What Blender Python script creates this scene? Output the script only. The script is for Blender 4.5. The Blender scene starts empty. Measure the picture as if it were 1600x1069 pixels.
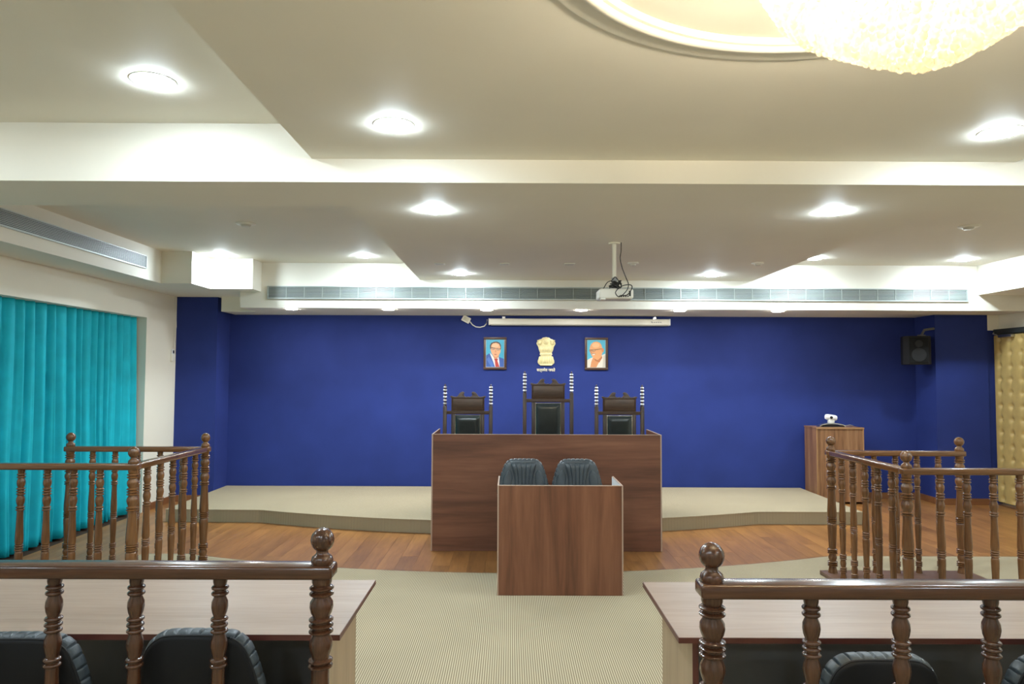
import bpy, bmesh, math, random
from mathutils import Matrix, Vector
random.seed(7)
PI = math.pi
C = bpy.context.scene.collection
S = bpy.context.scene

# ------------------------------------------------------------------ camera
cam_d = bpy.data.cameras.new('camera')
cam_d.sensor_width = 36.0
cam_d.lens = 24.975
cam = bpy.data.objects.new('camera', cam_d)
C.objects.link(cam)
PITCH, YAW, ROLL = math.atan(52.5/1110), -math.atan(3/1110), math.radians(0.24)
cam.matrix_world = (Matrix.Translation((0, 0, 1.6)) @ Matrix.Rotation(YAW, 4, 'Z')
                    @ Matrix.Rotation(PI/2+PITCH, 4, 'X') @ Matrix.Rotation(ROLL, 4, 'Z'))
S.camera = cam

# ------------------------------------------------------------------ world, exposure
w = bpy.data.worlds.new('world'); S.world = w
w.use_nodes = True
w.node_tree.nodes['Background'].inputs[0].default_value = (.9, .95, 1, 1)
w.node_tree.nodes['Background'].inputs[1].default_value = .05
S.view_settings.view_transform = 'Standard'
S.view_settings.look = 'None'
S.view_settings.gamma = 1.0
S.view_settings.use_curve_mapping = False
S.view_settings.exposure = 0.27
S.cycles.use_denoising = True
S.cycles.max_bounces = 10
S.cycles.diffuse_bounces = 6
S.cycles.sample_clamp_indirect = 6.0
LENS_L = 215.0        # radiance of a downlight lens
SMALL_L = 250.0       # the small spots over the platform
BULB_L = 370.0        # chandelier bulbs

# ------------------------------------------------------------------ materials
def lin(c):
    return tuple(((v/255)/12.92 if v/255 <= .04045 else ((v/255+.055)/1.055)**2.4) for v in c)
MATS = {}
def mat(name, rgb, rough=.5, metal=0., coat=0., spec=.5, emit=0., emit_rgb=None):
    m = bpy.data.materials.new(name); m.use_nodes = True
    b = m.node_tree.nodes['Principled BSDF']
    b.inputs['Base Color'].default_value = (*rgb, 1)
    b.inputs['Roughness'].default_value = rough
    b.inputs['Metallic'].default_value = metal
    b.inputs['Coat Weight'].default_value = coat
    b.inputs['Coat Roughness'].default_value = .12
    b.inputs['Specular IOR Level'].default_value = spec
    if emit:
        b.inputs['Emission Color'].default_value = (*(emit_rgb or rgb), 1)
        b.inputs['Emission Strength'].default_value = emit
    MATS[name] = m
    return m
def N(m, t, **kw):
    n = m.node_tree.nodes.new(t)
    for k, v in kw.items(): setattr(n, k, v)
    return n
def L(m, a, b): m.node_tree.links.new(a, b)
def ramp(m, stops):
    r = N(m, 'ShaderNodeValToRGB'); e = r.color_ramp.elements
    while len(e) > 1: e.remove(e[-1])
    e[0].position = stops[0][0]; e[0].color = (*stops[0][1], 1)
    for p, c in stops[1:]:
        x = e.new(p); x.color = (*c, 1)
    return r
def mottled(name, rgb, rough=.5, scale=3., amount=.06, bump=0., bscale=200., **kw):
    """a plain colour with faint cloudy variation and optional fine relief"""
    m = mat(name, rgb, rough, **kw)
    b = m.node_tree.nodes['Principled BSDF']
    tc = N(m, 'ShaderNodeTexCoord'); no = N(m, 'ShaderNodeTexNoise')
    no.inputs['Scale'].default_value = scale; no.inputs['Detail'].default_value = 4
    L(m, tc.outputs['Object'], no.inputs['Vector'])
    r = ramp(m, [(.3, tuple(v*(1-amount) for v in rgb)), (.7, tuple(min(1, v*(1+amount)) for v in rgb))])
    L(m, no.outputs['Fac'], r.inputs['Fac']); L(m, r.outputs['Color'], b.inputs['Base Color'])
    if bump:
        n2 = N(m, 'ShaderNodeTexNoise'); n2.inputs['Scale'].default_value = bscale
        L(m, tc.outputs['Object'], n2.inputs['Vector'])
        bp = N(m, 'ShaderNodeBump'); bp.inputs['Strength'].default_value = bump; bp.inputs['Distance'].default_value = .002
        L(m, n2.outputs['Fac'], bp.inputs['Height']); L(m, bp.outputs['Normal'], b.inputs['Normal'])
    return m
def wood(name, dark, mid, light, axis='X', freq=14., stretch=.06, rough=.35, coat=0., rand=0., bump=.0, fine=.35):
    m = mat(name, mid, rough, coat=coat)
    b = m.node_tree.nodes['Principled BSDF']
    tc = N(m, 'ShaderNodeTexCoord'); mp = N(m, 'ShaderNodeMapping')
    sc = [freq]*3; sc['XYZ'.index(axis)] = freq*stretch
    mp.inputs['Scale'].default_value = sc
    L(m, tc.outputs['Object'], mp.inputs['Vector'])
    oi = None
    if rand:
        oi = N(m, 'ShaderNodeObjectInfo')
        mu = N(m, 'ShaderNodeMath', operation='MULTIPLY'); mu.inputs[1].default_value = 37.
        L(m, oi.outputs['Random'], mu.inputs[0])
        cx = N(m, 'ShaderNodeCombineXYZ')
        for i in range(3): L(m, mu.outputs[0], cx.inputs[i])
        L(m, cx.outputs[0], mp.inputs['Location'])
    no = N(m, 'ShaderNodeTexNoise'); no.inputs['Scale'].default_value = 1.
    no.inputs['Detail'].default_value = 5; no.inputs['Distortion'].default_value = .7
    L(m, mp.outputs['Vector'], no.inputs['Vector'])
    n2 = N(m, 'ShaderNodeTexNoise'); n2.inputs['Scale'].default_value = 7.; n2.inputs['Detail'].default_value = 3
    L(m, mp.outputs['Vector'], n2.inputs['Vector'])
    mx = N(m, 'ShaderNodeMix'); mx.inputs[0].default_value = fine
    L(m, no.outputs['Fac'], mx.inputs[2]); L(m, n2.outputs['Fac'], mx.inputs[3])
    r = ramp(m, [(.3, dark), (.5, mid), (.7, light)])
    L(m, mx.outputs[0], r.inputs['Fac'])
    out = r.outputs['Color']
    if rand:
        hs = N(m, 'ShaderNodeHueSaturation')
        mr = N(m, 'ShaderNodeMapRange'); mr.inputs[3].default_value = 1-rand; mr.inputs[4].default_value = 1+rand
        L(m, oi.outputs['Random'], mr.inputs[0]); L(m, mr.outputs[0], hs.inputs['Value'])
        L(m, out, hs.inputs['Color']); out = hs.outputs['Color']
    L(m, out, b.inputs['Base Color'])
    if bump:
        bp = N(m, 'ShaderNodeBump'); bp.inputs['Strength'].default_value = bump; bp.inputs['Distance'].default_value = .001
        L(m, mx.outputs[0], bp.inputs['Height']); L(m, bp.outputs['Normal'], b.inputs['Normal'])
    return m

CREAM = mottled('cream_paint', (.80, .765, .65), .6, 1.5, .02)
CEIL = mottled('ceiling_paint', (.79, .755, .66), .62, 1.5, .02)
BLUE = mottled('blue_fabric_wall', (.021, .038, .190), .85, 2.5, .08, bump=.25, bscale=350., spec=.25)
TEAL = mottled('teal_cloth', (.005, .44, .55), .7, 6, .10, bump=.2, bscale=500., spec=.3)
BASEB = wood('baseboard_wood', (.14, .055, .022), (.2, .08, .03), (.26, .11, .04), 'X', 10, rough=.4)
WALNUT_H = wood('walnut_laminate_horizontal', (.080, .031, .018), (.150, .060, .033), (.205, .090, .050), 'X', 9, .08, .38, fine=.2)
WALNUT_V = wood('walnut_laminate_vertical', (.070, .026, .013), (.155, .060, .030), (.215, .093, .048), 'Z', 9, .07, .36, fine=.2)
WALNUT_Y = wood('walnut_laminate_depth', (.080, .031, .018), (.150, .060, .033), (.205, .090, .050), 'Y', 9, .08, .38, fine=.2)
LECTERN_V = wood('lectern_laminate', (.075, .030, .014), (.25, .120, .055), (.38, .21, .105), 'Z', 16, .05, .36)
EDGE = mat('pale_edge_band', (.38, .27, .20), .45)
EDGE_DK = mat('maroon_edge_band', (.105, .030, .022), .4)
TOPLAM = wood('light_table_laminate', (.24, .165, .12), (.29, .208, .155), (.34, .252, .195), 'X', 16, .05, .42, fine=.5)
SIDELAM = wood('tan_side_laminate', (.29, .20, .115), (.35, .245, .145), (.41, .29, .18), 'Z', 14, .06, .4)
GREYPANEL = mottled('charcoal_panel', (.20, .20, .21), .5, 4, .1)
WHITE = mat('white_laminate', (.82, .85, .86), .3)
def rail_woods(tag_, dark, mid, light):
    return {ax: wood('%s_%s' % (tag_, ax.lower()), dark, mid, light, ax, 22, .06, .24, coat=.35, rand=.12) for ax in 'XYZ'}
RAILW = rail_woods('dark_turned_teak', (.030, .011, .005), (.064, .024, .011), (.10, .041, .019))
DOCKW = rail_woods('turned_teak', (.072, .029, .010), (.142, .060, .020), (.205, .094, .033))
FLOORW = wood('floor_plank_wood', (.19, .078, .022), (.30, .130, .036), (.39, .18, .052), 'Y', 7, .12, .36, rand=.10)
CHAIRW = wood('dark_carved_wood', (.040, .022, .013), (.078, .045, .028), (.115, .068, .042), 'X', 20, .08, .36)
CHAIRW_Z = wood('dark_carved_wood_upright', (.024, .013, .009), (.048, .027, .018), (.075, .042, .027), 'Z', 20, .08, .36)
LEATHER = mottled('black_leather', (.043, .054, .062), .40, 8, .15, bump=.3, bscale=260.)
LEATHER_J = mottled('black_leather_glossy', (.022, .031, .031), .2, 8, .15)
BACKSHELL = mottled('black_plastic_shell', (.009, .009, .010), .6, 8, .1, spec=.2)
BLACKP = mat('black_plastic', (.012, .012, .013), .6, spec=.3)
FINIAL_SHINE = mat('finial_shine', (.80, .80, .82), .3, 1.)  # gloss highlight of the finial beads put into a pale metal colour
CHROME = mat('brushed_steel', (.6, .6, .6), .3, 1.)
BRASS = mat('brass_nail', (.75, .68, .5), .3, 1.)
GOLD = mottled('pale_gold', (.86, .78, .45), .42, 20, .08, metal=.35)
WHITEP = mat('white_plastic', (.78, .77, .70), .4)
GREYP = mat('grey_plastic', (.30, .30, .30), .5)
VENTM = mat('vent_aluminium', (.44, .48, .46), .45, .3)
VENTD = mat('vent_dark', (.05, .055, .055), .7)
CABLE_B = mat('black_cable', (.02, .02, .018), .5)
FRAMEW = mat('picture_frame_brown', (.065, .032, .02), .4)
SILV = mat('silver_inner_edge', (.55, .55, .52), .4, .3)
GOLDP = mottled('gold_leatherette', (.47, .33, .115), .38, 12, .08)
DARKF = mat('dark_frame', (.03, .035, .036), .5)
LENS_B = mat('rear_downlight_lens', (.9, .95, 1), .4, emit=LENS_L*1.75, emit_rgb=(.80, .95, 1.05))
LENS = mat('downlight_lens', (.9, .95, 1), .4, emit=LENS_L, emit_rgb=(.80, .95, 1.05))
LENS_S = mat('small_downlight_lens', (1, .98, .92), .4, emit=SMALL_L, emit_rgb=(1, .965, .90))
LENS_OFF = mat('unlit_lens', (.62, .60, .52), .35)
BULB = mat('warm_bulb', (1, .9, .7), .4, emit=BULB_L, emit_rgb=(1.0, .88, .68))
BASEW = wood('base_panel_wood', (.10, .048, .028), (.15, .075, .045), (.2, .105, .065), 'X', 12, .08, .4)

def carpet_material():
    m = mat('ribbed_carpet', (.5, .44, .32), .95, spec=.2)
    b = m.node_tree.nodes['Principled BSDF']
    tc = N(m, 'ShaderNodeTexCoord'); sp = N(m, 'ShaderNodeSeparateXYZ')
    L(m, tc.outputs['Object'], sp.inputs[0])
    mu = N(m, 'ShaderNodeMath', operation='MULTIPLY'); mu.inputs[1].default_value = 2*PI/.0125
    L(m, sp.outputs['X'], mu.inputs[0])
    si = N(m, 'ShaderNodeMath', operation='SINE'); L(m, mu.outputs[0], si.inputs[0])
    mr = N(m, 'ShaderNodeMapRange'); mr.inputs[1].default_value = -.7; mr.inputs[2].default_value = .5
    L(m, si.outputs[0], mr.inputs[0])
    no = N(m, 'ShaderNodeTexNoise'); no.inputs['Scale'].default_value = 1.8; no.inputs['Detail'].default_value = 5
    L(m, tc.outputs['Object'], no.inputs['Vector'])
    mix = N(m, 'ShaderNodeMix', data_type='RGBA')
    mix.inputs[6].default_value = (.200, .158, .099, 1); mix.inputs[7].default_value = (.50, .425, .285, 1)
    L(m, mr.outputs[0], mix.inputs[0])
    hs = N(m, 'ShaderNodeHueSaturation')
    m2 = N(m, 'ShaderNodeMapRange'); m2.inputs[3].default_value = .9; m2.inputs[4].default_value = 1.1
    L(m, no.outputs['Fac'], m2.inputs[0]); L(m, m2.outputs[0], hs.inputs['Value'])
    L(m, mix.outputs[2], hs.inputs['Color']); L(m, hs.outputs['Color'], b.inputs['Base Color'])
    return m
CARPET = carpet_material()
def bead_material():
    m = bpy.data.materials.new('crystal_bead'); m.use_nodes = True
    nt = m.node_tree; nt.nodes.clear()
    o = N(m, 'ShaderNodeOutputMaterial'); tr = N(m, 'ShaderNodeBsdfTranslucent'); gl = N(m, 'ShaderNodeBsdfGlossy')
    tp = N(m, 'ShaderNodeBsdfTransparent')
    tr.inputs[0].default_value = (.92, .87, .76, 1); gl.inputs[0].default_value = (1, 1, 1, 1); gl.inputs[1].default_value = .15
    tp.inputs[0].default_value = (1, .97, .92, 1)
    a = N(m, 'ShaderNodeMixShader'); a.inputs[0].default_value = .18
    L(m, tr.outputs[0], a.inputs[1]); L(m, gl.outputs[0], a.inputs[2])
    c = N(m, 'ShaderNodeMixShader'); c.inputs[0].default_value = .22
    L(m, a.outputs[0], c.inputs[1]); L(m, tp.outputs[0], c.inputs[2])
    L(m, c.outputs[0], o.inputs[0])
    return m
BEAD = bead_material()

# ------------------------------------------------------------------ helpers
class MB:
    """collects shapes; build() links them as one mesh object"""
    def __init__(s): s.bm = bmesh.new(); s.mi = 0
    def _new(s, verts, faces):
        vs = [s.bm.verts.new(v) for v in verts]
        for f in faces:
            try:
                fc = s.bm.faces.new([vs[i] for i in f]); fc.material_index = s.mi
            except ValueError: pass
        return vs
    def box(s, x0, x1, y0, y1, z0, z1, bevel=0., seg=2):
        t = bmesh.new()
        v = [t.verts.new(p) for p in ((x0,y0,z0),(x1,y0,z0),(x1,y1,z0),(x0,y1,z0),(x0,y0,z1),(x1,y0,z1),(x1,y1,z1),(x0,y1,z1))]
        for f in ((3,2,1,0),(4,5,6,7),(0,1,5,4),(1,2,6,5),(2,3,7,6),(3,0,4,7)): t.faces.new([v[i] for i in f])
        if bevel: bmesh.ops.bevel(t, geom=list(t.edges), offset=bevel, segments=seg, affect='EDGES', profile=.5)
        s.merge(t); return s
    def merge(s, t, mx=None):
        t.verts.index_update()
        vs = [s.bm.verts.new(mx @ v.co if mx else v.co) for v in t.verts]
        for f in t.faces:
            try:
                fc = s.bm.faces.new([vs[v.index] for v in f.verts]); fc.material_index = s.mi
            except ValueError: pass
        t.free()
    def lathe(s, prof, seg=20, c=(0,0,0), mx=None, cap=True):
        t = bmesh.new(); rows = []
        for z, r in prof:
            rows.append([t.verts.new((c[0]+r*math.cos(2*PI*k/seg), c[1]+r*math.sin(2*PI*k/seg), c[2]+z)) for k in range(seg)])
        for a, b in zip(rows, rows[1:]):
            for k in range(seg):
                t.faces.new((a[k], a[(k+1)%seg], b[(k+1)%seg], b[k]))
        if cap:
            t.faces.new(rows[0][::-1]); t.faces.new(rows[-1])
        s.merge(t, mx); return s
    def tube(s, pts, r, seg=8):
        pts = [Vector(p) for p in pts]; t = bmesh.new(); rows = []
        up = Vector((0, 0, 1))
        for i, p in enumerate(pts):
            d = (pts[min(i+1, len(pts)-1)]-pts[max(i-1, 0)]).normalized()
            if abs(d.dot(up)) > .95: up = Vector((1, 0, 0)) if abs(d.x) < .9 else Vector((0, 1, 0))
            a = d.cross(up).normalized(); b = d.cross(a).normalized(); up = -b if False else up
            rr = r[i] if isinstance(r, (list, tuple)) else r
            rows.append([t.verts.new(p+rr*(math.cos(2*PI*k/seg)*a+math.sin(2*PI*k/seg)*b)) for k in range(seg)])
        for a, b in zip(rows, rows[1:]):
            for k in range(seg): t.faces.new((a[k], b[k], b[(k+1)%seg], a[(k+1)%seg]))
        t.faces.new(rows[0]); t.faces.new(rows[-1][::-1])
        bmesh.ops.recalc_face_normals(t, faces=list(t.faces))
        s.merge(t); return s
    def prism(s, poly, d0, d1, plane='XZ', bevel=0.):
        """polygon in a plane, extruded along the third axis from d0 to d1"""
        t = bmesh.new()
        def P(u, v, d): return {'XZ': (u, d, v), 'XY': (u, v, d), 'YZ': (d, u, v)}[plane]
        a = [t.verts.new(P(u, v, d0)) for u, v in poly]; b = [t.verts.new(P(u, v, d1)) for u, v in poly]
        t.faces.new(a); t.faces.new(b[::-1]); n = len(poly)
        for k in range(n): t.faces.new((a[k], b[k], b[(k+1)%n], a[(k+1)%n]))
        bmesh.ops.recalc_face_normals(t, faces=list(t.faces))
        if bevel:
            e = [x for x in t.edges if x.verts[0] in a and x.verts[1] in a or x.verts[0] in b and x.verts[1] in b]
            bmesh.ops.bevel(t, geom=e, offset=bevel, segments=2, affect='EDGES', profile=.5)
        s.merge(t); return s
    def ball(s, c, r, sub=2, sc=(1,1,1)):
        t = bmesh.new(); bmesh.ops.create_icosphere(t, subdivisions=sub, radius=r)
        for v in t.verts: v.co = Vector((v.co.x*sc[0]+c[0], v.co.y*sc[1]+c[1], v.co.z*sc[2]+c[2]))
        s.merge(t); return s
    def grid(s, fn, nu, nv):
        vs = [[s.bm.verts.new(fn(i/nu, j/nv)) for j in range(nv+1)] for i in range(nu+1)]
        for i in range(nu):
            for j in range(nv):
                f = s.bm.faces.new((vs[i][j], vs[i+1][j], vs[i+1][j+1], vs[i][j+1])); f.material_index = s.mi
        return s
    def mesh(s, name, mats, smooth=35):
        me = bpy.data.meshes.new(name)
        s.bm.to_mesh(me); s.bm.free()
        for m in (mats if isinstance(mats, (list, tuple)) else [mats]): me.materials.append(m)
        if smooth:
            me.polygons.foreach_set('use_smooth', [True]*len(me.polygons))
            me.set_sharp_from_angle(angle=math.radians(smooth))
        return me
    def build(s, name, mats, parent=None, smooth=35, loc=None):
        return link(name, s.mesh(name, mats, smooth), parent, loc)
def link(name, me, parent=None, loc=None, rotz=0.):
    o = bpy.data.objects.new(name, me); C.objects.link(o)
    if parent: o.parent = parent
    if loc: o.location = loc
    if rotz: o.rotation_euler = (0, 0, rotz)
    return o
def tag(o, label, cat, group=None, kind=None):
    o['label'] = label; o['category'] = cat
    if group: o['group'] = group
    if kind: o['kind'] = kind
    return o
def thing(name, label, cat, loc=(0,0,0), rotz=0., group=None):
    o = link(name, None, None, loc, rotz); o.empty_display_size = .1
    return tag(o, label, cat, group)
def struct(o): o['kind'] = 'structure'; return o
def copy_tree(o, parent=None):
    c = o.copy(); C.objects.link(c); c.parent = parent
    for ch in list(o.children): copy_tree(ch, c)
    return c
def bx(*a, **k): return MB().box(*a, **k)

# ------------------------------------------------------------------ room shell
XL, XR, YB, YF = -4.25, 6.22, 9.45, -4.0
PF = 9.04                                     # front of the pilasters
floor = struct(bx(XL-.3, XR+.2, YF-.2, YB+.2, -.12, -.006).build('floor', mat('subfloor', (.05, .025, .012), .6), None, 0))
wb = MB().box(XL-.4, XR+.2, YB, YB+.15, -.02, 3.2).build('wall_back', BLUE, None, 0); struct(wb)
struct(bx(XL, -3.73, PF, YB, -.02, 2.585).build('trim_1', BLUE, None, 0))
struct(bx(5.40, 6.07, PF-.04, YB, -.02, 2.396).build('trim_2', BLUE, None, 0))
bx(6.07, XR, PF-.04, YB, 2.2, 2.396).build('lintel', CREAM, wb, 0)
bx(6.07, XR, PF-.015, YB, -.02, 2.2).build('reveal', BLUE, wb, 0)
wl = MB()
wl.box(XL-.35, XL, YF, 1.5, -.02, 3.2); wl.box(XL-.35, XL, 1.5, 8.30, 2.26, 3.2); wl.box(XL-.35, XL, 8.30, YB, -.02, 3.2)
wl.box(XL-.45, XL-.30, 1.5, 8.30, -.02, 3.2)
struct(wl.build('wall_left', CREAM, None, 0))
wr = MB().box(XR, XR+.2, YF, YB, -.02, 3.2).build('wall_right', CREAM, None, 0); struct(wr)
struct(bx(XL-.3, XR+.2, YF-.15, YF, -.02, 3.2).build('wall_front', CREAM, None, 0))
# baseboards
b1 = MB().box(-3.71, 5.38, YB-.015, YB, 0, .08); b1.box(3.84, 5.40, YB-.016, YB, 0, .08)
b1.box(5.385, 5.40, PF-.055, YB-.015, 0, .08); b1.box(5.385, 6.07, PF-.055, PF-.04, 0, .08); b1.box(XL+.015, -3.715, PF-.015, PF, 0, .08); b1.box(-3.73, -3.715, PF, YB-.015, 0, .08)
struct(b1.build('baseboard_back', BASEB, None, 0))
struct(bx(XL, XL+.015, 8.32, PF, 0, .08).build('baseboard_left', BASEB, None, 0))

# ceiling: two high bays, dropped panels, a cross beam, bulkheads
ceiling = struct(MB().box(XL, XR, YF, 4.2, 3.09, 3.2).box(XL, XR, 4.7, YB, 2.935, 3.2).build('ceiling', CEIL, None, 0))
bx(XL, XR, 4.16, 4.775, 2.74, 3.2).build('beam', CEIL, ceiling, 0)
CX, CY, HOLE = 1.01, 1.77, .96
def holed_panel(x0, x1, y0, y1, z0, z1):
    """dropped slab with a round opening"""
    m = MB(); n = 96; inner, outer, top = [], [], []
    for k in range(n):
        a = 2*PI*k/n; dx, dy = math.cos(a), math.sin(a)
        t = min((x1-CX)/dx if dx > 1e-9 else 1e9, (x0-CX)/dx if dx < -1e-9 else 1e9,
                (y1-CY)/dy if dy > 1e-9 else 1e9, (y0-CY)/dy if dy < -1e-9 else 1e9)
        inner.append((CX+HOLE*dx, CY+HOLE*dy)); outer.append((CX+t*dx, CY+t*dy))
    # snap the nearest outer point to each corner
    for cx, cy in ((x0,y0),(x1,y0),(x1,y1),(x0,y1)):
        k = min(range(n), key=lambda i: (outer[i][0]-cx)**2+(outer[i][1]-cy)**2); outer[k] = (cx, cy)
    b = m.bm
    vi = [b.verts.new((x, y, z0)) for x, y in inner]; vo = [b.verts.new((x, y, z0)) for x, y in outer]
    ti = [b.verts.new((x, y, z1)) for x, y in inner]; to = [b.verts.new((x, y, z1)) for x, y in outer]
    for k in range(n):
        j = (k+1) % n
        b.faces.new((vi[k], vi[j], vo[j], vo[k])); b.faces.new((vo[k], vo[j], to[j], to[k])); b.faces.new((vi[j], vi[k], ti[k], ti[j]))
        b.faces.new((ti[k], to[k], to[j], ti[j]))
    bmesh.ops.recalc_face_normals(b, faces=list(b.faces))
    return m
holed_panel(-1.18, 3.0, YF, 4.16, 2.88, 3.09).build('dropped_panel', CEIL, ceiling, 0)
bx(-1.08, 2.89, 4.775, 8.44, 2.74, 2.935).build('dropped_panel', CEIL, ceiling, 0)
med = MB().lathe([(2.885, 1.035), (2.874, 1.035), (2.873, 1.030), (2.874, .958), (2.864, .955), (2.861, .948), (2.861, .934), (2.866, .922), (2.874, .915), (2.876, .90), (2.905, .895)], 96, (CX, CY, 0), cap=False)
med.build('ring_moulding', CEIL, ceiling, 40)
MB().lathe([(2.90, .90), (2.905, .6), (2.91, .1)], 72, (CX, CY, 0)).build('recess_dome', CEIL, ceiling, 40)
bk = MB().box(XL, -3.79, 4.775, YB, 2.585, 2.935).box(-3.79, -3.46, 7.68, YB, 2.585, 2.935).box(-3.46, -2.97, 8.15, 8.44, 2.585, 2.935).box(-3.46, -3.22, 8.44, YB, 2.585, 2.935)
bk.build('bulkhead', CEIL, ceiling, 0)
bx(5.59, XR, 4.775, 8.44, 2.585, 2.935).build('bulkhead', CEIL, ceiling, 0)
MB().box(-3.22, XR, 8.44, YB, 2.396, 2.935).box(-3.66, -3.22, 8.98, YB, 2.396, 2.585).build('soffit', CEIL, ceiling, 0)

# ------------------------------------------------------------------ wood floor planks
PW, PL = .15, 1.25
plank_me = MB().box(-PW/2+.0007, PW/2-.0007, -PL/2+.0007, PL/2-.0007, -.006, 0).mesh('plank', FLOORW, 0)
def carpet_edge(x):
    u = abs(x)/2.85
    return 6.39 if u >= 1 else 5.81+.58*u*u
i = 0
x = XL+PW/2
while x < XR:
    y = 4.75+(i*.47 % 1.25)-.6
    while y-PL/2 < YB:
        y1 = y+PL/2
        hid = (y1 < carpet_edge(x)-.05 and x > -3.15) or (y-PL/2 > 7.9 and -3.6 < x < 3.75)
        if not hid:
            yt = min(y1, YB-.02); ln = yt-(y-PL/2)
            if ln > .05:
                link('plank', plank_me, floor, (x, yt-ln/2, 0)).scale = (1, ln/PL, 1)
        y += PL
    x += PW; i += 1

# ------------------------------------------------------------------ carpet and platform
pts = [(-3.25, YF), (-3.25, 6.39)]
pts += [(x/20, carpet_edge(x/20)) for x in range(-57, 58)]
pts += [(XR-.02, 6.39), (XR-.02, YF)]
rug = thing('carpet', 'beige ribbed carpet with curved front edge lying on the wood floor', 'carpet')
MB().prism(pts, .0005, .009, 'XY').build('carpet_sheet', CARPET, rug, 0)
edge = MB()
ep = [(-3.25, 6.39)]+[(x/20, carpet_edge(x/20)) for x in range(-57, 58)]+[(XR-.02, 6.39)]
edge.tube([(x, y+.004, .0045) for x, y in ep], .0045, 6)
edge.build('edge_strip', mat('plum_trim', (.075, .035, .04), .5), rug)
def plat_edge(x):
    u = abs(x)/2.68
    return 7.77 if u >= 1 else 7.22+.55*u*u
pp = [(-3.725, 9.44), (-3.725, 7.79)]+[(x/20, plat_edge(x/20)) for x in range(-54, 55)]+[(3.83, 7.77), (3.83, 9.43)]
plat = thing('stage_platform', 'low carpeted platform with bowed front in front of the blue wall', 'platform', (0, 0, 0))
MB().prism(pp, .001, .130, 'XY').build('platform_body', CARPET, plat, 0)
pp2 = [(x, y-(.006 if y < 9 else 0)) for x, y in pp]
MB().prism(pp2, .128, .138, 'XY').build('platform_carpet', CARPET, plat, 0)
es = MB(); es.tube([(-3.75, 7.782, .004)]+[(x/20, plat_edge(x/20)-.006, .004) for x in range(-54, 55)]+[(3.83, 7.764, .004)], .004, 6)
es.build('edge_strip', mat('tan_trim', (.30, .19, .10), .5), plat)

# ------------------------------------------------------------------ downlights
def downlight(loc, r, label, small=False, group='lit ceiling downlights'):
    t = thing('ceiling_downlight', label, 'ceiling light', loc, 0, group)
    MB().lathe([(0, r*1.12), (-.0015, r*1.12), (-.003, r*1.08), (-.003, r*1.0), (-.002, r*.98), (0, r*.97)], 32).build('trim_ring', WHITEP, t)
    h = .012 if small else .018
    MB().lathe([(-.001, r*.995), (-.001-h*.45, r*.94), (-.001-h*.8, r*.72), (-.001-h*.96, r*.38), (-.001-h, r*.02)], 20).build('lens', LENS_S if small else (LENS_B if loc[1] > 4.2 else LENS), t)
    return t
LG = 'bay'
for (x, y, z, r, lab) in [
    (-1.82, 3.55, 3.09, .10, 'big bright round downlight in the high ceiling at upper left'),
    (-.60, 3.58, 2.88, .095, 'bright round downlight in the dropped panel left of the chandelier'),
    (2.55, 3.64, 2.88, .095, 'bright round downlight in the dropped panel right of the chandelier'),
    (-.53, 4.86, 2.74, .080, 'round downlight just behind the beam, left of the projector'),
    (2.23, 4.86, 2.74, .080, 'round downlight just behind the beam, right of the projector'),
    (-1.64, 7.92, 2.935, .080, 'round downlight in the high side ceiling above left end of the vent'),
    (3.42, 7.92, 2.935, .080, 'round downlight in the right side ceiling, nearest to dropped panel'),
    (5.13, 7.97, 2.935, .080, 'round downlight at far right beside the right bulkhead'),
    (-3.22, 7.86, 2.935, .080, 'round downlight tucked against the stepped corner box at left'),
    (-.56, 7.91, 2.74, .080, 'round downlight at rear left corner of the dropped panel'),
    (2.265, 7.93, 2.74, .080, 'round downlight at rear right corner of the dropped panel')]:
    downlight((x, y, z), r, lab)
for (x, y, z, r, lab) in [  # unseen lamps added in the same pattern to light the room evenly
    (-3.45, 3.1, 3.09, .095, 'added round downlight in the high left ceiling just outside the left edge'),
    (4.05, 3.6, 3.09, .095, 'added round downlight in the high right ceiling just outside the right edge'),
    (5.45, 3.6, 3.09, .095, 'added round downlight in the high ceiling nearest to the right wall'),
    (-3.45, -.2, 3.09, .095, 'added round downlight in the high left ceiling beside the camera'),
    (-1.82, -.2, 3.09, .095, 'added round downlight in the high ceiling left of the dropped panel, beside the camera'),
    (-.60, -.2, 2.88, .095, 'added round downlight in the dropped panel just above the camera, left one'),
    (2.55, -.2, 2.88, .095, 'added round downlight in the dropped panel just above the camera, right one'),
    (4.05, -.2, 3.09, .095, 'added round downlight in the high right ceiling beside the camera'),
    (-.60, -2.6, 2.88, .095, 'added round downlight in the dropped panel behind the camera, left one'),
    (2.55, -2.6, 2.88, .095, 'added round downlight in the dropped panel behind the camera, right one')]:
    downlight((x, y, z), r, lab)
ords = ['leftmost small spot under the rear soffit', 'second small spot from left under the rear soffit',
        'third small soffit spot, above the left portrait', 'fourth small soffit spot, above the right portrait side',
        'fifth small spot from left under the rear soffit', 'rightmost small spot under the rear soffit']
for x, lab in zip((-2.64, -1.47, -.285, .86, 2.05, 3.24), ords):
    downlight((x, 8.56, 2.396), .072, lab, True, 'small spots under the rear soffit')
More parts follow.
